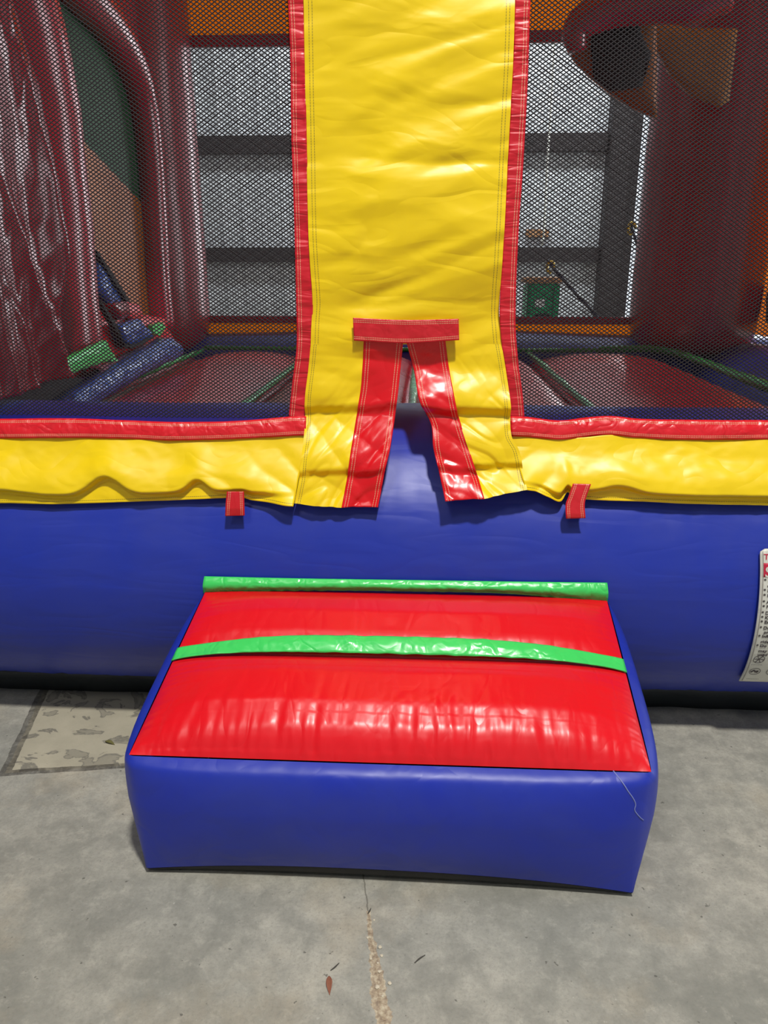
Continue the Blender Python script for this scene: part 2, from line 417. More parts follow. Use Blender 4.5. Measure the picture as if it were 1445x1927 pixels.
# base tubes
def base_tube():
    nx, na = 260, 120; pts = []
    x0, x1 = -2.35, 2.3
    for i in range(nx+1):
        x = x0+(x1-x0)*i/nx; r = []
        for j in range(na+1):
            a = 2*math.pi*j/na; c, s = math.cos(a), math.sin(a)
            y, z = -c, s
            g = 1.0
            # fine gathered pleats near the upper front and by the bottom seam
            top = math.exp(-((s-.55)/.16)**2) if c > 0 else 0
            bot = math.exp(-((s+.86)/.10)**2) if c > 0 else 0
            d = .0040*top*noise.noise(Vector((x*34, s*2, 3)))*(.35+smooth(.2, .9, x)) + .004*bot*noise.noise(Vector((x*30, s, 9)))
            d += .004*fbm(x*1.6, s*1.5, c)
            end = smooth(0, .12, min(x-x0, x1-x)); k = math.sqrt(max(.02, end))
            yy = TY+y*(TA+d)*(.55+.45*k); zz = TZ+z*(TB+d)*(.6+.4*k)
            r.append(Vector((x, yy, max(zz, .035))))
        pts.append(r)
    return grid('base_tube', pts, M['blue'], H)
base_tube()
sweep('base_tube', [(-2.0, 4.85, .44), (-1.2, 4.85, .435), (0, 4.85, .46), (1.1, 4.85, .44), (2.1, 4.85, .43)], [.35, .355, .365, .355, .35], M['blue'], H, 40, 40, .01)
sweep('base_tube', [(1.83, 2.1, .42), (1.83, 3.4, .44), (1.83, 4.95, .42)], [.34, .37, .34], M['blue'], H, 40, 40, .01)
sweep('base_tube', [(-1.95, 2.1, .42), (-1.95, 3.4, .44), (-1.95, 4.95, .42)], [.33, .35, .33], M['blue'], H, 40, 40, .01)
# bottom seam and ground skirt
pts = []
for i in range(161):
    x = -2.3+4.55*i/160
    za = .078+.003*noise.noise(Vector((x*9, 0, 1)))
    pts.append([Vector((x, tube_y(za)-.004, za+.004)), Vector((x, tube_y(za)-.006, za-.002)), Vector((x, tube_y(za)+.012, za-.026)), Vector((x, tube_y(za)+.03, .0))])
tag(grid('ground_skirt', pts, M['under'], H, .002), 'dark grey strip under the blue tube')
# bed: red cells with green seam strips in the valleys
seams = [-1.95, -1.32, -.66, -.045, .60, 1.36]
for k in range(5):
    xa, xb = seams[k], seams[k+1]; pts = []
    for i in range(41):
        u = i/40; x = xa+(xb-xa)*u; r = []
        for j in range(61):
            v = j/60; y = 2.15+(4.62-2.15)*v
            e = (1-abs(2*u-1)**2.4)**.6; f = (1-abs(2*v-1)**8)**.5
            z = .635+.105*e*f+.002*fbm(x*8, y*3)
            r.append(Vector((x, y, z)))
        pts.append(r)
    grid('bed_cell', pts, M['red_bed'], H, .02, off=-1)
for x in seams[1:5]:
    sweep('seam_strip', [(x, 2.2, .715), (x, 2.9, .712), (x, 3.7, .714), (x, 4.58, .71)], .015, M['green_seam'], H, 60, 10, .3)
sweep('seam_strip', [(1.40, 2.2, .72), (1.41, 3.2, .725), (1.40, 4.3, .73), (1.30, 4.52, .74), (1.0, 4.57, .73)], .020, M['green_seam'], H, 60, 10, .3)
sweep('seam_strip', [(-1.3, 4.56, .73), (-.3, 4.58, .725), (.6, 4.58, .725), (1.1, 4.57, .73)], .012, M['green_seam'], H, 60, 10, .3)

# rear wall of the bounce house: orange sheet, red bindings, net, columns
RY = 4.86
box('rear_top_panel', (-2.0, RY, 2.415), (2.0, RY+.004, 3.1), M['orange'], H)
box('rear_binding', (-2.0, RY-.006, 2.36), (1.6, RY+.008, 2.42), M['red_col'], H)
box('rear_binding', (-1.6, RY-.006, .852), (1.6, RY+.008, .895), M['red_col'], H)
box('rear_bottom_panel', (-1.6, RY, .74), (1.6, RY+.004, .853), M['orange'], H)
def column(cx, cy, r, z0, z1, lean=(0, 0)):
    path = [(cx+lean[0]*t, cy+lean[1]*t, z0+(z1-z0)*t) for t in (0, .05, .3, .6, 1)]
    sweep('column', path, [r*.86, r, r*1.01, r, r], M['red_col'], H, 40, 48, .015)
column(-1.66, 4.75, .335, .72, 3.2)
column(1.57, 4.75, .35, .72, 3.2)
column(-1.95, 2.15, .26, .75, 3.2)
column(1.95, 2.15, .26, .75, 3.2)
sweep('top_tube', [(-2.0, 2.1, 3.2), (0, 2.1, 3.22), (2.0, 2.1, 3.2)], .28, M['blue'], H, 20, 32)
sweep('top_tube', [(-2.0, 4.8, 3.25), (0, 4.8, 3.27), (2.0, 4.8, 3.25)], .28, M['blue'], H, 20, 32)
box('shade_roof_panel', (-2.0, 2.1, 3.40), (2.0, 4.8, 3.405), M['orange'], H)  # unseen roof, added to shade the interior
# right side wall: orange sheet with a dark framed opening
SX = 1.98
slab('side_panel', [(SX, 4.25, .80), (SX, 5.3, .80), (SX, 5.3, 3.1), (SX, 4.25, 3.1)], (.004, 0, 0), M['orange'], H)
slab('side_panel', [(SX, 2.2, 2.9), (SX, 4.25, 2.9), (SX, 4.25, 3.1), (SX, 2.2, 3.1)], (.004, 0, 0), M['orange'], H)
a = PX(1400, 608, SX-.02); b = PX(1500, 622, SX-.02)
sweep('side_binding', [(SX-.02, 4.6, .915), (SX-.02, 3.4, .915), (SX-.02, 2.4, .915)], .016, M['red_col'], H, 6, 8)
slab('side_vent', [PX(1441, 560, SX-.01), PX(1447, 540, SX-.01), PX(1500, 530, SX-.01), PX(1500, 640, SX-.01), PX(1441, 606, SX-.01)], (.008, 0, 0), M['black'], H)

# netting -------------------------------------------------------------------
def net(name, x0, x1, z0, z1, y, pw, ph, r, parent, mat, sag=.004, seg=.12):
    vs, fs = [], []; W = x1-x0; Hh = z1-z0; sl = ph/pw
    k0 = int(-Hh/ph)-1; k1 = int((W*sl)/ph)+1
    def strand(p, q):
        L = math.dist(p, q)
        if L < pw*.5: return
        n = max(2, int(L/seg)); dx, dz = (q[0]-p[0])/L, (q[1]-p[1])/L; base = len(vs)
        for i in range(n+1):
            x, z = p[0]+(q[0]-p[0])*i/n, p[1]+(q[1]-p[1])*i/n
            wx = sag*noise.noise(Vector((x*3, z*3, 0))); wz = sag*noise.noise(Vector((x*3, z*3, 7))); wy = sag*4*noise.noise(Vector((x*1.5, z*1.5, 4)))
            for ax, ay in ((1, 0), (0, 1), (-1, 0), (0, -1)):
                vs.append((x+wx-dz*r*ax, y+wy+r*.6*ay, z+wz+dx*r*ax))
        for i in range(n):
            for k in range(4):
                a = base+i*4; fs.append((a+k, a+(k+1) % 4, a+4+(k+1) % 4, a+4+k))
    for sgn in (1, -1):
        nk = int((W*sl+Hh)/ph)+2
        for k in range(nk):
            c = -W*sl+k*ph if sgn > 0 else k*ph       # z = z0 + c + sgn*sl*(x-x0)
            pts = []
            # clip to the rectangle
            t0, t1 = 0.0, W
            if sgn > 0: t0 = max(0, -c/sl); t1 = min(W, (Hh-c)/sl)
            else: t0 = max(0, (c-Hh)/sl); t1 = min(W, c/sl)
            if t1 > t0: strand((x0+t0, z0+c+sgn*sl*t0), (x0+t1, z0+c+sgn*sl*t1))
    return link(name, mesh(name, vs, fs), mat, parent, smooth=False)
net('window_net', -1.72, PY(556, 400, 1.81).x+.02, .855, 3.0, 1.812, .0125, .0084, .00125, H, M['net'])
net('window_net', PY(975, 400, 1.81).x-.03, 1.72, .855, 3.0, 1.812, .0125, .0084, .00125, H, M['net'])
net('rear_net', -1.40, 1.36, .89, 2.37, RY+.01, .024, .016, .0011, H, M['net'], .002, .4)

# front cover --------------------------------------------------------------
def fold(p):
    x, z = p.x, p.z
    u = z*math.cos(.30)-x*math.sin(.30); v = x*math.cos(.30)+z*math.sin(.30)
    k = smooth(.29, .17, abs(x-.005)) if False else 1-smooth(.15, .27, abs(x-.045))
    wv = .019*fbm(v*1.1, u*4.2, 2)+.020*(ridge(v*.9+2, u*4.4, 5)-.6)
    c = .016*max(0, ridge(v*1.6, u*7.5+.6*v, 11)-.55)
    return (wv+c)*(.25+.75*k)+.0012*(1-k)*noise.noise(Vector((z*55, x*9, 4)))
def d_panel(p, s, t): return (0, fold(p), 0)
def proj(x, z, Y=1.80):     # photo position of a point on the front plane
    dx, dy, dz = x, Y, z-CAM_H
    a = dx*math.cos(YAW)+dy*math.sin(YAW); b = -dx*math.sin(YAW)+dy*math.cos(YAW)
    d = b*math.cos(PITCH)-dz*math.sin(PITCH); u = b*math.sin(PITCH)+dz*math.cos(PITCH)
    return (722.5+a/d*FPX, 963.5-u/d*FPX)
xl, xr = PY(571, -20, 1.8).x, PY(970, -20, 1.8).x
TOPL, TOPR, TOPLO, TOPRO = proj(xl, 2.98), proj(xr, 2.98), proj(xl-.035, 2.98), proj(xr+.035, 2.98)
LE = [TOPL, (571, -20), (573, 100), (576, 250), (580, 420), (584, 500), (588, 564), (585, 641), (580, 700), (575, 753), (573, 822)]
RE = [TOPR, (970, -20), (966, 100), (958, 250), (950, 400), (944, 500), (940, 580), (943, 641), (952, 700), (958, 757), (958, 815)]
tag(loft('door_panel', LE[:7]+[(586, 610), (585, 648)], RE[:7]+[(941, 610), (944, 648)], 420, 130, M['yellow'], H, -.004, d_panel, rim=False))
def d_trim(p, s, t):
    return (0, .0035*noise.noise(Vector((p.x*6, p.z*45, 1)))*smooth(0, .5, min(t, 1-t)*2), 0)
loft('edge_trim', [TOPLO, (541, -20), (546, 100), (548, 250), (553, 400), (557, 560), (558, 650), (550, 720), (543, 786)],
     [TOPL, (571, -20), (574, 100), (577, 250), (581, 420), (585, 500), (589, 564), (586, 641), (581, 700), (576, 753), (573, 792)], 460, 10, M['red_trim_v'], H, -.002, d_trim)
loft('edge_trim', [TOPR, (970, -20), (966, 100), (958, 250), (950, 400), (944, 500), (940, 580), (943, 641), (952, 700), (958, 757), (959, 786)],
     [TOPRO, (999, -20), (993, 150), (985, 300), (975, 450), (970, 600), (975, 680), (983, 740), (987, 786)], 460, 10, M['red_trim_w'], H, -.002, d_trim)
def d_trimh(p, s, t):
    return (0, .004*noise.noise(Vector((p.x*14, p.z*10, 1)))-.004*math.sin(math.pi*t), 0)
loft('lower_trim', [(-560, 787), (-150, 787), (0, 788), (150, 788), (330, 794), (450, 792), (545, 784), (576, 784)],
     [(-560, 826), (-150, 826), (0, 825), (200, 825), (330, 829), (450, 826), (545, 821), (576, 820)], 200, 8, M['red_trim'], H, -.007, d_trimh)
loft('lower_trim', [(959, 783), (987, 784), (1050, 791), (1100, 786), (1150, 783), (1200, 788), (1300, 790), (1445, 791), (1600, 791), (1990, 791)],
     [(961, 821), (987, 822), (1050, 827), (1100, 823), (1150, 819), (1200, 824), (1300, 828), (1445, 827), (1600, 827), (1990, 827)], 200, 8, M['red_trim'], H, -.007, d_trimh)
# yellow bands: bulge out over the tube, tuck in at the hem
def d_band(seed, peaks, xin, xout):
    def f(p, s, t):
        lip = .80+.10*noise.noise(Vector((p.x*2.3, seed, 0)))*0
        for c, wd, a in peaks: lip -= a*math.exp(-((p.x-c)/wd)**2)
        b = smooth(0, lip*.9, t)*(1-smooth(lip, lip+.12, t))
        y = -.028*b + .006*fbm(p.x*5, p.z*9, seed) + .006*ridge(p.x*5+p.z*6, p.z*3-p.x*2, seed)*smooth(0, .4, t)*(1-smooth(.8, 1, t))
        hang = smooth(xout, xin, p.x) if xin > xout else 1-smooth(xin, xout, p.x)
        y = y*(1-.8*hang)-hang*(.038*t**1.9)+hang*t*.016*ridge(p.x*9-(p.z*9 if xin < xout else -p.z*9), p.z*4, 6)
        return (0, y, 0)
    return f
xk = lambda px, py: front(px, py).x
loft('skirt_band', [(-560, 826), (-150, 826), (0, 824), (200, 824), (330, 828), (450, 825), (577, 817)],
     [(-560, 950), (-150, 948), (0, 947), (120, 948), (300, 943), (455, 936), (475, 941), (556, 945)], 260, 60, M['yellow_band'], H, -.002,
     d_band(3.1, [(xk(205, 890), .05, .28), (xk(375, 910), .03, .2), (xk(0, 890), .08, .08)], xk(560, 900), xk(462, 900)))
loft('skirt_band', [(958, 819), (1040, 826), (1100, 822), (1150, 818), (1250, 827), (1445, 826), (1600, 826), (1990, 826)],
     [(986, 914), (1009, 921), (1030, 931), (1054, 943), (1068, 926), (1080, 938), (1200, 944), (1445, 951), (1600, 952), (1990, 953)], 260, 60, M['yellow_band'], H, -.004,
     d_band(8.4, [(xk(1160, 900), .05, .1), ], xk(990, 900), xk(1076, 900)))
# door flaps
def crum(p, a, q):
    d = p.x*math.cos(a)+p.z*math.sin(a); e = -p.x*math.sin(a)+p.z*math.cos(a)
    return max(0, ridge(d*16, e*5, q)-.35)+.6*max(0, ridge(d*27+3, e*9, q+3)-.45)
def folds(s):   # two soft horizontal buckles
    return -.016*smooth(.12, .36, s)*(1-smooth(.38, .46, s))-.014*smooth(.5, .74, s)*(1-smooth(.77, .84, s))
def d_flapL(p, s, t):
    return (0, -.034*s**2.0+folds(s+.03*t)+.010*crum(p, 2.4, 1)*s+fold(p)*(1-s)+.008*math.sin(s*9+p.x*6)*s+.010*ridge(p.x*7+p.z*7, p.z*4, 1)*s, 0)
FL = [(759, 640), (753, 700), (748, 749), (735, 839), (726, 878), (712, 951)]
loft('door_flap', [(585, 648), (580, 700), (575, 753), (573, 822), (567, 886), (556, 944)], [(686, 648), (681, 720), (678, 745), (668, 809), (657, 885), (645, 951)],
     120, 50, M['yellow_flap'], H, -.004, d_flapL, rim=False)
o = loft('flap_border', [(685, 640), (680, 720), (677, 745), (667, 809), (656, 885), (644, 951)], FL, 120, 24, M['red_flap'], H, -.006, d_flapL)
def d_flapR(p, s, t):
    return (0, -.042*s**1.8+folds(s-.04*t)*1.2+.012*crum(p, .8, 7)*s+fold(p)*(1-s)+.014*math.sin(s*11-p.x*5)*s+.010*ridge(p.x*7-p.z*7, p.z*4, 4)*s, 0)
loft('flap_border', [(765, 645), (779, 700), (790, 752), (811, 796), (815, 838), (823, 872), (837, 933)], [(838, 640), (843, 680), (849, 716), (863, 783), (882, 843), (894, 880), (909, 929)],
     120, 24, M['red_flap'], H, -.006, d_flapR)
loft('door_flap', [(837, 648), (842, 680), (848, 716), (862, 783), (881, 843), (893, 880), (908, 929)], [(944, 648), (952, 700), (958, 757), (960, 815), (975, 845), (988, 914)],
     120, 60, M['yellow_flap_r'], H, -.004, d_flapR, rim=False)
# strap across the split, fixing tabs
tag(loft('top_strap', [(664, 598), (762, 602), (863, 600)], [(666, 641), (762, 646), (864, 640)], 80, 16, M['red_tab'], H, -.024, lambda p, s, t: (0, .0015*fbm(p.x*30, p.z*30), 0)), 'red horizontal reinforcement strap over the door split')
for q, (A, B) in enumerate((([(427, 925), (424, 948), (422, 973)], [(459, 925), (459, 948), (459, 972)]), ([(1078, 910), (1070, 935), (1065, 950), (1066, 978)], [(1112, 911), (1104, 935), (1101, 950), (1103, 977)]))):
    loft('fixing_tab', A, B, 24, 10, M['red_tab'], H, -.036, lambda p, s, t: (0, .008*s, 0))
# side pieces that close the front wall above the skirt, beyond the netting: none in view

# left: slide wall inside --------------------------------------------------
X0 = -1.30
V = lambda lst, X: [PX(a, b, X) for a, b in lst]
slab('slide_wall', V([(90, -60), (300, -60), (310, 560), (290, 590), (245, 200)], X0-.20), (-.01, 0, 0), M['red_col'], H)
slab('slide_panel', V([(60, -60), (110, -60), (180, 60), (240, 150), (268, 300), (276, 392), (150, 258), (110, 120), (70, 20)], X0-.06), (-.01, 0, 0), M['green_dark'], H)
slab('slide_panel', V([(110, 100), (150, 258), (276, 392), (296, 625), (250, 600), (170, 470), (130, 300)], X0-.055), (-.01, 0, 0), M['orange_side'], H)
sweep('arch_tube', [PX(*q, X0-.02) for q in ((60, -130), (142, -30), (214, 62), (256, 150), (276, 250), (288, 400), (297, 540), (304, 618))],
      [.095, .085, .075, .07, .066, .064, .062, .064], M['red_col'], H, 60, 32, .02)
sweep('column', [PX(*q, X0) for q in ((10, -60), (44, 60), (70, 180), (87, 300), (103, 420), (114, 540), (121, 640), (123, 692))],
      [.13, .13, .13, .128, .125, .125, .13, .12], M['red_col'], H, 60, 40, .03)
def place_x(px, py, off): return PX(px, py, X0+.13+off)
def d_drape(p, s, t):
    f = .045*ridge(p.y*4.5+p.z*1.3, p.z*1.2, 3)+.012*fbm(p.y*9, p.z*3, 2)+.012*ridge(p.y*9-p.z*4, p.z*4, 9)*(1-smooth(.9, 1.4, p.z))
    return (f, 0, 0)
loft('red_drape', [(-260, -80), (-240, 200), (-200, 500), (-180, 800)], [(20, -80), (48, 80), (78, 250), (103, 430), (108, 580), (118, 660), (125, 706)],
     140, 90, M['red_drape'], H, 0, d_drape, .003, place_x)
slab('mesh_vent', V([(-120, 740), (14, 738), (70, 722), (126, 702), (160, 716), (176, 722), (172, 748), (122, 800), (-120, 850)], X0+.09), (-.02, 0, 0), M['black'], H)
# padded climbing ladder
slab('ladder_base_pad', V([(110, 765), (150, 735), (215, 694), (290, 655), (325, 636), (341, 650), (340, 670), (250, 716), (160, 776), (120, 792)], X0+.14), (-.07, 0, 0), M['blue_shiny'], H, .02, amp=.014)
slab('ladder_riser', V([(120, 700), (125, 680), (200, 600), (190, 560), (230, 560), (262, 590), (310, 600), (330, 645), (290, 662), (215, 700), (130, 750)], X0+.02), (-.05, 0, 0), M['red'], H, .012, amp=.006)
slab('ladder_edge_strip', V([(118, 678), (200, 640), (210, 662), (214, 676), (165, 692), (122, 708)], X0+.15), (-.02, 0, 0), M['green'], H, .006)
slab('ladder_edge_strip', V([(190, 634), (196, 640), (222, 678), (212, 682), (192, 650)], X0+.10), (-.02, 0, 0), M['green'], H)
slab('ladder_edge_strip', V([(286, 612), (306, 606), (312, 618), (300, 632), (290, 628)], X0+.06), (-.02, 0, 0), M['green'], H)
slab('ladder_pad', V([(226, 612), (262, 600), (284, 624), (288, 632), (250, 648), (238, 644)], X0+.085), (-.05, 0, 0), M['blue_shiny'], H, .008, amp=.004)
slab('ladder_pad_edge', V([(188, 566), (194, 570), (240, 642), (250, 648), (290, 630), (290, 636), (250, 656), (236, 652)], X0+.075), (-.02, 0, 0), M['black'], H)
slab('foot_hold', V([(210, 572), (240, 566), (246, 592), (228, 602)], X0+.07), (-.04, 0, 0), M['red_drape'], H, .006)
slab('ladder_riser', V([(238, 567), (262, 574), (270, 596), (256, 604), (240, 598)], X0+.05), (-.04, 0, 0), M['red'], H, .006)
slab('ladder_rail', V([(180, 470), (206, 508), (236, 560), (244, 570), (208, 574), (190, 552)], X0+.05), (-.03, 0, 0), M['blue_shiny'], H, .008, amp=.006)
slab('ladder_rail_edge', V([(180, 470), (184, 472), (214, 516), (246, 568), (240, 568), (206, 516)], X0+.07), (-.02, 0, 0), M['black'], H)

# right: inflatable basketball hoop on the rear column ---------------------------
def VY(lst, Y): return [PY(a, b, Y) for a, b in lst]
slab('hoop_backboard', VY([(1214, 36), (1262, 44), (1290, 52), (1388, 54), (1382, 110), (1372, 192), (1355, 200), (1300, 178), (1262, 140), (1238, 95), (1218, 90)], 4.25), (0, .03, 0), M['tan'], H, .01)
slab('hoop_ring_wall', VY([(1062, 70), (1080, 40), (1120, 20), (1236, 10), (1236, 222), (1190, 202), (1150, 176), (1108, 142), (1080, 112)], 4.12), (0, .03, 0), M['orange_side'], H, .02)
slab('hoop_net', VY([(1112, 62), (1140, 50), (1200, 42), (1214, 80), (1226, 102), (1212, 130), (1208, 162), (1150, 172), (1118, 146), (1122, 100)], 4.07), (0, .02, 0), M['black'], H, .012)
sweep('hoop_rim', [PY(*q, 4.0) for q in ((1086, 96), (1082, 60), (1110, 32), (1160, 14), (1230, 6), (1300, -4), (1360, -30))], [.04, .06, .075, .08, .085, .10, .12], M['red_col'], H, 40, 28, .03)

# warning label sewn to the tube ------------------------------------------------
lt = on_tube(1428, 1030, .004); lb = on_tube(1390, 1277, .004)
LX = (lt.x+lb.x)/2
tab = []; s = 0; prev = None
z = .62
while z > .06:
    p = Vector((0, tube_y(z, .005), z))
    if prev: s += (p-prev).length
    tab.append((s, p)); prev = p; z -= .004
def wrap(x, s, g=0.0):
    s = max(0, min(tab[-1][0]-1e-4, s)); i = 0
    while tab[i+1][0] < s: i += 1
    t = (s-tab[i][0])/(tab[i+1][0]-tab[i][0]); p = tab[i][1].lerp(tab[i+1][1], t)
    nrm = Vector((0, (p.y-TY)/TA**2, (p.z-TZ)/TB**2)).normalized()
    return Vector((x, p.y, p.z))+nrm*g
def sz(z):
    for s, p in tab:
        if p.z <= z: return s
    return tab[-1][0]
def sp(px, py): q = on_tube(px, py, .005); return q.x, sz(q.z)
s0, s1 = sz(lt.z), sz(lb.z); LW = .30
def lx(s): return lt.x+(lb.x-lt.x)*(s-s0)/(s1-s0)
pts = []
for i in range(61):
    s = s0+(s1-s0)*i/60; inset = 0
    if s-s0 < .012: inset = .012-math.sqrt(max(0, .012**2-(.012-(s-s0))**2))
    pts.append([wrap(lx(s)+inset+(LW-2*inset)*j/20, s, .003) for j in range(21)])
wl = grid('warning_label', pts, M['label'], H, .003, off=0); wl['label'] = 'white printed warning label with black and red lettering'
def frame_line(name, inset):
    vs, fs = [], []
    for i in range(61):
        s = s0+.006+(s1-s0-.012)*i/60
        vs += [wrap(lx(s)+inset, s, .0056), wrap(lx(s)+inset+.0016, s, .0056)]
        if i: k = 2*i; fs.append((k-2, k-1, k+1, k))
    o = link(name, mesh(name, vs, fs), M['label_line'], wl)
    o.modifiers.new('s', 'SOLIDIFY').thickness = .0004
frame_line('label_stitching', .0052)
def text(body, px, py, hpx, mat, name='lettering'):
    c = bpy.data.curves.new('t', 'FONT'); c.body = body; c.size = 1.0; c.offset = .012
    o = bpy.data.objects.new('t', c); COL.objects.link(o)
    dg = bpy.context.evaluated_depsgraph_get(); dg.update()
    me0 = o.evaluated_get(dg).to_mesh(); x0, sb = sp(px, py)
    k = hpx*1.25/1000.0
    vs = [wrap(x0+v.co.x*k*1.05, sb-v.co.y*k, .0058) for v in me0.vertices]; fs = [tuple(p.vertices) for p in me0.polygons]
    me = mesh(name, vs, fs); bpy.data.objects.remove(o); bpy.data.curves.remove(c)
    q = link(name, me, mat, wl, smooth=False); q.modifiers.new('s', 'SOLIDIFY').thickness = .0006
    return q
text('T', 1435, 1050.5, 15, M['inkred'], 'heading')
xa, sa = sp(1435, 1058.5); xb, sb = sp(1435, 1084.5)
grid('red_heading_box', [[wrap(xa+.2*j/10, sa+(sb-sa)*i/6, .0052) for j in range(11)] for i in range(7)], M['inkred'], wl, .0005)
text('S', 1437, 1083, 28, M['label'], 'heading')
for body, px, py in (('* R', 1435.5, 1093.5), ('  er', 1436, 1103), ('* N', 1434.5, 1112.5), ('* No', 1434, 1122), ('* Al', 1433, 1132), ('* No', 1432.5, 1142), ('* Do', 1431, 1151.5),
                     ('* Kee', 1430, 1161), ('* Exit', 1429, 1169.5), ('* Do n', 1427.5, 1179), ('   pres', 1427, 1188), ('* Inflat', 1424.5, 1196), ('  riders', 1424, 1205),
                     ('* Do no', 1421, 1213), ('  may c', 1420, 1222), ('  used w', 1418, 1230)):
    text(body, px, py, 9.5, M['ink'])
def ring(px, py, rp, spokes):
    x0, s_ = sp(px, py); R = rp/1000; vs, fs = [], []
    def quad(a, b, wd):
        d = Vector((b[0]-a[0], b[1]-a[1])).normalized(); n_ = Vector((-d.y, d.x))*wd; k = len(vs)
        for q in ((a[0]+n_.x, a[1]+n_.y), (b[0]+n_.x, b[1]+n_.y), (b[0]-n_.x, b[1]-n_.y), (a[0]-n_.x, a[1]-n_.y)):
            vs.append(wrap(x0+q[0], s_+q[1], .0058))
        fs.append((k, k+1, k+2, k+3))
    for i in range(28):
        a, b = 2*math.pi*i/28, 2*math.pi*(i+1)/28
        quad((R*math.cos(a), R*math.sin(a)), (R*math.cos(b), R*math.sin(b)), .0005)
    for a0, b0, wd in spokes: quad((a0[0]*R, a0[1]*R), (b0[0]*R, b0[1]*R), wd)
    o = link('emblem', mesh('emblem', vs, fs), M['ink'], wl, smooth=False); o.modifiers.new('s', 'SOLIDIFY').thickness = .0005
ring(1427, 1237, 13, [((math.cos(a), math.sin(a)), (-math.cos(a), -math.sin(a)), .0007) for a in (.1, 1.1, 2.1)])
ring(1419, 1260, 13, [((-.7, .3), (-.2, -.4), .0016), ((-.2, -.4), (.2, .3), .0016), ((-.1, .1), (.6, -.2), .0016), ((.6, -.2), (.4, .4), .0014)])
ring(1451, 1261, 13, [((-.3, 0), (.3, 0), .001)])
text('- - - - - - -', 1412, 1248, 5, M['ink']); text('- - - - - - - -', 1404, 1273, 5, M['ink'])

# ------------------------------------------------------------------ inflatable step
ST = empty('inflatable_step')
tag(ST, 'red topped inflatable step with blue sides and green straps, on concrete before the bounce house', 'inflatable step')
FLt, FRt = Vector((-.566, 1.258, .294)), Vector((.441, 1.258, .294))
BLt, BRt = on_tube(388, 1110, .002), on_tube(1141, 1126, .002)
FLb, FRb = Vector((-.562, 1.262, .014)), Vector((.434, 1.250, .012))
BLb, BRb = Vector((-.535, 1.70, .0)), Vector((.448, 1.70, .0))
def bil(a, b, c, d, u, v): return a.lerp(b, u).lerp(c.lerp(d, u), v)
# blue body: four walls as one wrapped surface
def wall_pt(side, s, v):
    """side 0 front,1 right,2 back,3 left ; s along the wall, v 0 bottom 1 top"""
    C = [(FLb, FRb, FLt, FRt), (FRb, BRb, FRt, BRt), (BRb, BLb, BRt, BLt), (BLb, FLb, BLt, FLt)][side]
    p = bil(*C, s, v)
    n = [Vector((0, -1, .05)), Vector((1, 0, 0)), Vector((0, 1, 0)), Vector((-1, 0, 0))][side]
    e = (1-abs(2*s-1)**(7 if side in (0, 2) else 3))**.7; f = (max(0, 1-abs(2*v-1)**2.6))**.6
    amp = (.036, .044, .0, .044)[side]
    w_ = .0022*noise.noise(Vector((s*38, v*2, side)))*(math.exp(-v/.12)+math.exp(-(1-v)/.1))
    p = p+n*(amp*e*f*(v**.45) + w_*f + .011*min(1, (1-v)/.05)*min(1, v/.6))
    if side == 0: p.z += .027*(1-abs(2*s-1)**2.5)*(1-v)**2
    # soften vertical corners
    cs = min(s, 1-s); p -= n*0.0
    return p
ring_s = []
for side, cnt in ((0, 150), (1, 70), (2, 40), (3, 70)):
    for i in range(cnt): ring_s.append((side, i/cnt))
pts = [[wall_pt(sd, s, j/50) for j in range(51)] for sd, s in ring_s]
body = grid('side_wall', pts, M['blue_step'], ST, 0, closed_u=True)
md = body.modifiers.new('smooth', 'SMOOTH'); md.factor = .5; md.iterations = 3
# bottom sheet, coloured black to deepen the contact shadow under the front edge
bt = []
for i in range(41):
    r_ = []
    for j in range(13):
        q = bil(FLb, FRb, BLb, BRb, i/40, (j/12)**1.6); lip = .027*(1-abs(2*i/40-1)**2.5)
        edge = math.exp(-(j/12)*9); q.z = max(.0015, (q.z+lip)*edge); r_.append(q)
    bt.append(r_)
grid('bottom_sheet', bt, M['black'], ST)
KN = [(0, 0), (.035, .027), (.08, .045), (.18, .060), (.36, .052), (.46, .038), (.515, .020), (.54, .014), (.565, .020), (.64, .034), (.78, .036), (.90, .024), (1, .002)]
def prof(t):
    for (a, x), (b, y) in zip(KN, KN[1:]):
        if t <= b:
            return x+(y-x)*((t-a)/(b-a))
    return KN[-1][1]
KT = [prof(i/400) for i in range(401)]
def sprof(t):
    k = int(t*400); lo, hi = max(0, k-7), min(400, k+7)
    if t < .018 or t > .982: return prof(t)
    r = min(7, k, 400-k); return sum(KT[k-r:k+r+1])/(2*r+1)
def top_pt(u, t, lift=0.0, wrinkle=True):
    p = bil(FLt, FRt, BLt, BRt, u, t)
    hu = max(0, 1-abs(2*u-1)**5)**.75
    z = sprof(t)*hu
    if wrinkle:
        fe = math.exp(-t/.13)*min(1, t/.02)
        sx = min(u, 1-u)
        z += hu*fe*(.0062*noise.noise(Vector((u*60, t*4, 1)))+.0055*ridge(u*34, t*5, 2)*smooth(.2, .6, u))
        z += .0016*math.exp(-sx/.07)*noise.noise(Vector((t*45, u*6, 4)))*min(1, sx/.01)
        z += hu*.0015*math.exp(-abs(t-.60)/.05)*noise.noise(Vector((u*50, 2, 6)))
    bow = Vector((0, 0, 0))
    return p+Vector((0, -.10*z*(1-t), z+lift))
for a, b, nm in ((0, .54, 'red_tread'), (.54, 1, 'red_tread')):
    n = 230; m = 110 if a == 0 else 90
    grid(nm, [[top_pt(i/n, a+(b-a)*j/m) for j in range(m+1)] for i in range(n+1)], M['red_step'], ST)
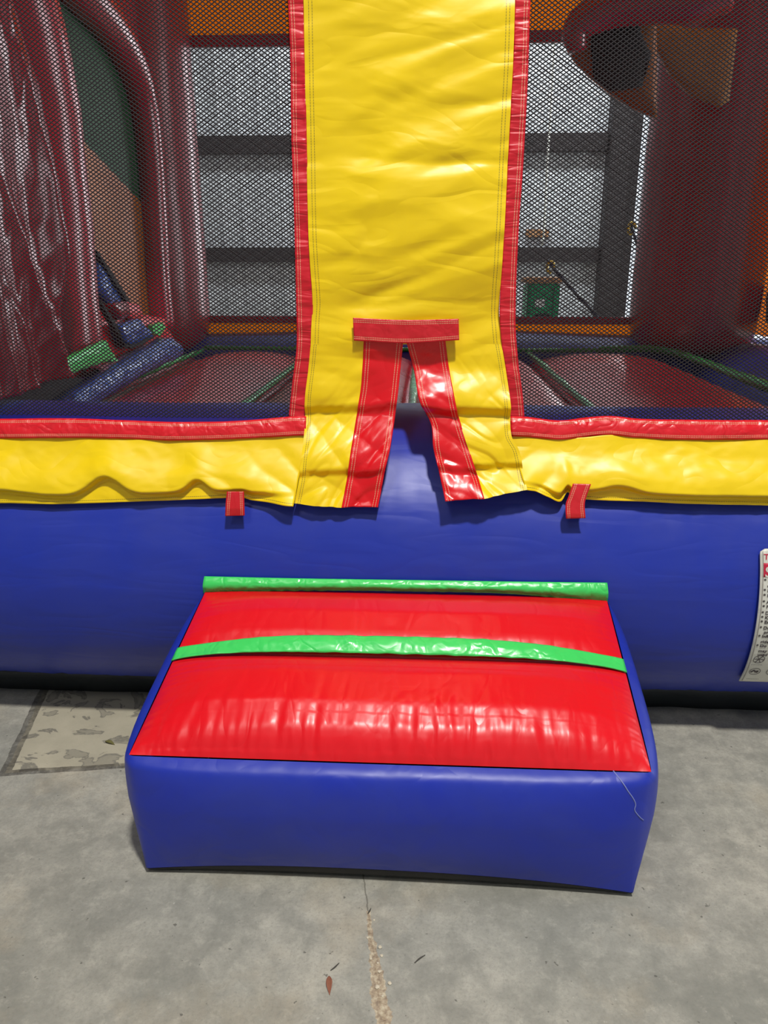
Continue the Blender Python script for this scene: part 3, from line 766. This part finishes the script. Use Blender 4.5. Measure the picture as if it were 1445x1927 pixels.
# green strap in the valley, lifted in the middle and tucked at the sides
pts = []
for i in range(161):
    u = i/160; r = []
    for j in range(13):
        q = j/12; t = .503+.078*q; base = top_pt(u, .54, 0, False); p = top_pt(u, t, 0, False)
        mid = max(0, 1-abs(2*u-1)**3.6)
        cz = bil(FLt, FRt, BLt, BRt, u, t).z
        lift = .002+.022*mid*q+.006*mid*math.sin(math.pi*q)+.0022*mid*noise.noise(Vector((u*34, q*2, 3)))
        z = max(p.z+.003, base.z+lift) if mid > 0 else p.z+.003
        zz = (p.z+.004)*(1-mid)+(base.z+.014*mid+lift)*mid
        r.append(Vector((p.x, p.y-.004*mid, zz)))
    pts.append(r)
grid('green_strap', pts, M['green'], ST, .003, off=1)
# green attachment strip along the back edge, lying on the tube
def att(px, py, off): return on_tube(px, py, .006)+Vector((0, off, 0))
loft('attachment_strip', [(385, 1084), (560, 1088), (760, 1091), (960, 1094), (1142, 1096)], [(383, 1115), (560, 1111), (760, 1112), (960, 1117), (1143, 1134)], 160, 14, M['green'], ST, -.002,
     lambda p, s, t: (0, -.010*math.sin(math.pi*min(1, t*1.1))-.003*noise.noise(Vector((s*60, t*2, 1)))*t, 0), .002, att)
# pale scuff on the front wall
sc = [(1158, 1458), (1172, 1474), (1180, 1486), (1190, 1500), (1195, 1512), (1193, 1522), (1204, 1538), (1212, 1546)]
def on_front(px, py):
    best = PY(px, py, 1.23); return best
path = []
for q in sc:
    p = PY(*q, 1.24); s = (p.x-FLt.x)/(FRt.x-FLt.x); v = max(0, min(1, p.z/.294)); w_ = wall_pt(0, s, v); path.append((w_.x, w_.y-.0006, w_.z))
sweep('scuff_mark', path, .0011, M['scuff'], ST, 40, 6, .3)

# ------------------------------------------------------------------ things behind the bounce house
B = empty('storage_bin'); tag(B, 'green plastic storage bin with tan lid standing by the pale metal wall', 'bin')
bx0, bx1, by = PY(992, 560, 9).x, PY(1053, 560, 9).x, 9.0
zt = PY(1020, 533, 9).z
box('bin_body', (bx0, by, 0), (bx1, by+.42, zt), M['bin'], B, .02)
box('bin_lid', (bx0-.03, by-.03, zt), (bx1+.01, by+.45, zt+.06), M['bin_lid'], B, .012)
box('front_sticker', (bx0+.09, by-.006, zt-.26), (bx0+.2, by+.002, zt-.17), M['white'], B)
box('front_slot', (bx0+.09, by-.005, zt-.40), (bx1-.1, by+.002, zt-.33), M['black'], B, .004)
for dx in (.02, -.07): box('rib', (bx0+dx if dx > 0 else bx1+dx, by-.02, .05), ((bx0+dx if dx > 0 else bx1+dx)+.05, by+.01, zt-.04), M['bin'], B, .008)
def rope(name, pxs, Y, r, mat, label, cat, hook=None):
    R = empty(name); tag(R, label, cat)
    sweep('cord', [PY(a, b, Y) for a, b in pxs], r, mat, R, 60, 8, .2)
    if hook:
        h = PY(*hook, Y); sweep('hook', [h+Vector((.03*math.cos(t), 0, .045*math.sin(t))) for t in (0, 1, 2, 3, 4, 5)], .014, M['brass'], R, 20, 8)
    return R
rope('hanging_rope', [(1052, -40), (1044, 60), (1038, 180), (1030, 300), (1023, 440), (1020, 462)], 11.2, .014, M['rope'], 'long pale rope hanging in front of the metal wall and dark beams', 'rope')
rope('tie_strap', [(1030, 490), (1050, 515), (1085, 555), (1125, 598), (1150, 640), (1165, 760)], 7.0, .014, M['strap'], 'dark tie strap with yellow hook slanting down past the green bin', 'strap', (1036, 503))
rope('tie_strap', [(1187, 425), (1192, 440), (1201, 470), (1209, 520), (1214, 640), (1216, 719)], 7.0, .012, M['strap'], 'dark tie strap with yellow hook beside the bright gap in wall', 'strap', (1189, 430))
o = box('wooden_board', (PY(992, 440, 11.9).x, 12.06, PY(992, 446, 11.9).z), (PY(1036, 440, 11.9).x, 12.13, PY(992, 431, 11.9).z), M['bin_lid'], None, .01)
tag(o, 'small tan wooden board on the pale metal wall above the lower beam', 'board')

# ------------------------------------------------------------------ debris on the floor
def leaf(name, px0, px1, wdt, mat, label):
    a, b = PZ(*px0, 0), PZ(*px1, 0); d = b-a; n_ = Vector((-d.y, d.x, 0)).normalized(); pts = []
    for i in range(13):
        t = i/12; ww = wdt*math.sin(math.pi*min(.97, max(.04, t**.8)))*.5
        pts.append([a+d*t+n_*ww*q+Vector((0, 0, .0015+.004*abs(q)*math.sin(math.pi*t)+.001*math.sin(5*t))) for q in (-1, -.5, 0, .5, 1)])
    o = grid(name, pts, mat, None, .0006, off=1); tag(o, label, 'leaf'); return o
leaf('dry_leaf', (619, 1838), (620, 1873), .011, M['leaf_brown'], 'brown narrow dry leaf on the concrete left of the crack')
leaf('dry_leaf', (198, 1396), (216, 1402), .012, M['leaf_olive'], 'small olive leaf on the beige stained concrete slab')
def twig(pxs, label):
    P = [PZ(a, b, .0015) for a, b in pxs]
    o = sweep('twig', P, [.0007, .0013, .0006] if len(P) == 3 else .001, M['twig'], None, 12, 6); tag(o, label, 'twig')
twig([(622, 1826), (630, 1820), (638, 1812)], 'tiny dark twig just above the brown dry leaf')
twig([(780, 1812), (789, 1804), (800, 1797)], 'tiny curved twig on concrete right of the crack')
twig([(692, 1719), (695, 1715), (698, 1709)], 'tiny dark twig lying in the crack near the blue step')
ORD = iter('nearest second third fourth fifth sixth seventh eighth ninth tenth'.split())
def chip(px, py, r):
    bm = bmesh.new(); bmesh.ops.create_icosphere(bm, subdivisions=2, radius=1)
    for v in bm.verts:
        v.co *= r*(1+.35*noise.noise(v.co*1.7+Vector((px, py, 0)))); v.co.z *= .5
    me = bpy.data.meshes.new('stone_chip'); bm.to_mesh(me); bm.free()
    o = link('stone_chip', me, M['stone'], None, False); o.location = PZ(px, py, r*.42); w_ = next(ORD); tag(o, 'tiny pale stone chip in the floor crack, '+('nearest the blue step' if w_ == 'nearest' else w_+' chip counted from the blue step'), 'stone chip', 'stone chips along the floor crack')
for px, py, r in ((704, 1731, .0022), (692, 1764, .0026), (715, 1782, .0034), (718, 1798, .003), (698, 1804, .0024), (711, 1812, .002), (714, 1828, .0032), (733, 1850, .0035), (710, 1857, .0042), (720, 1874, .0024)):
    chip(px, py, r)
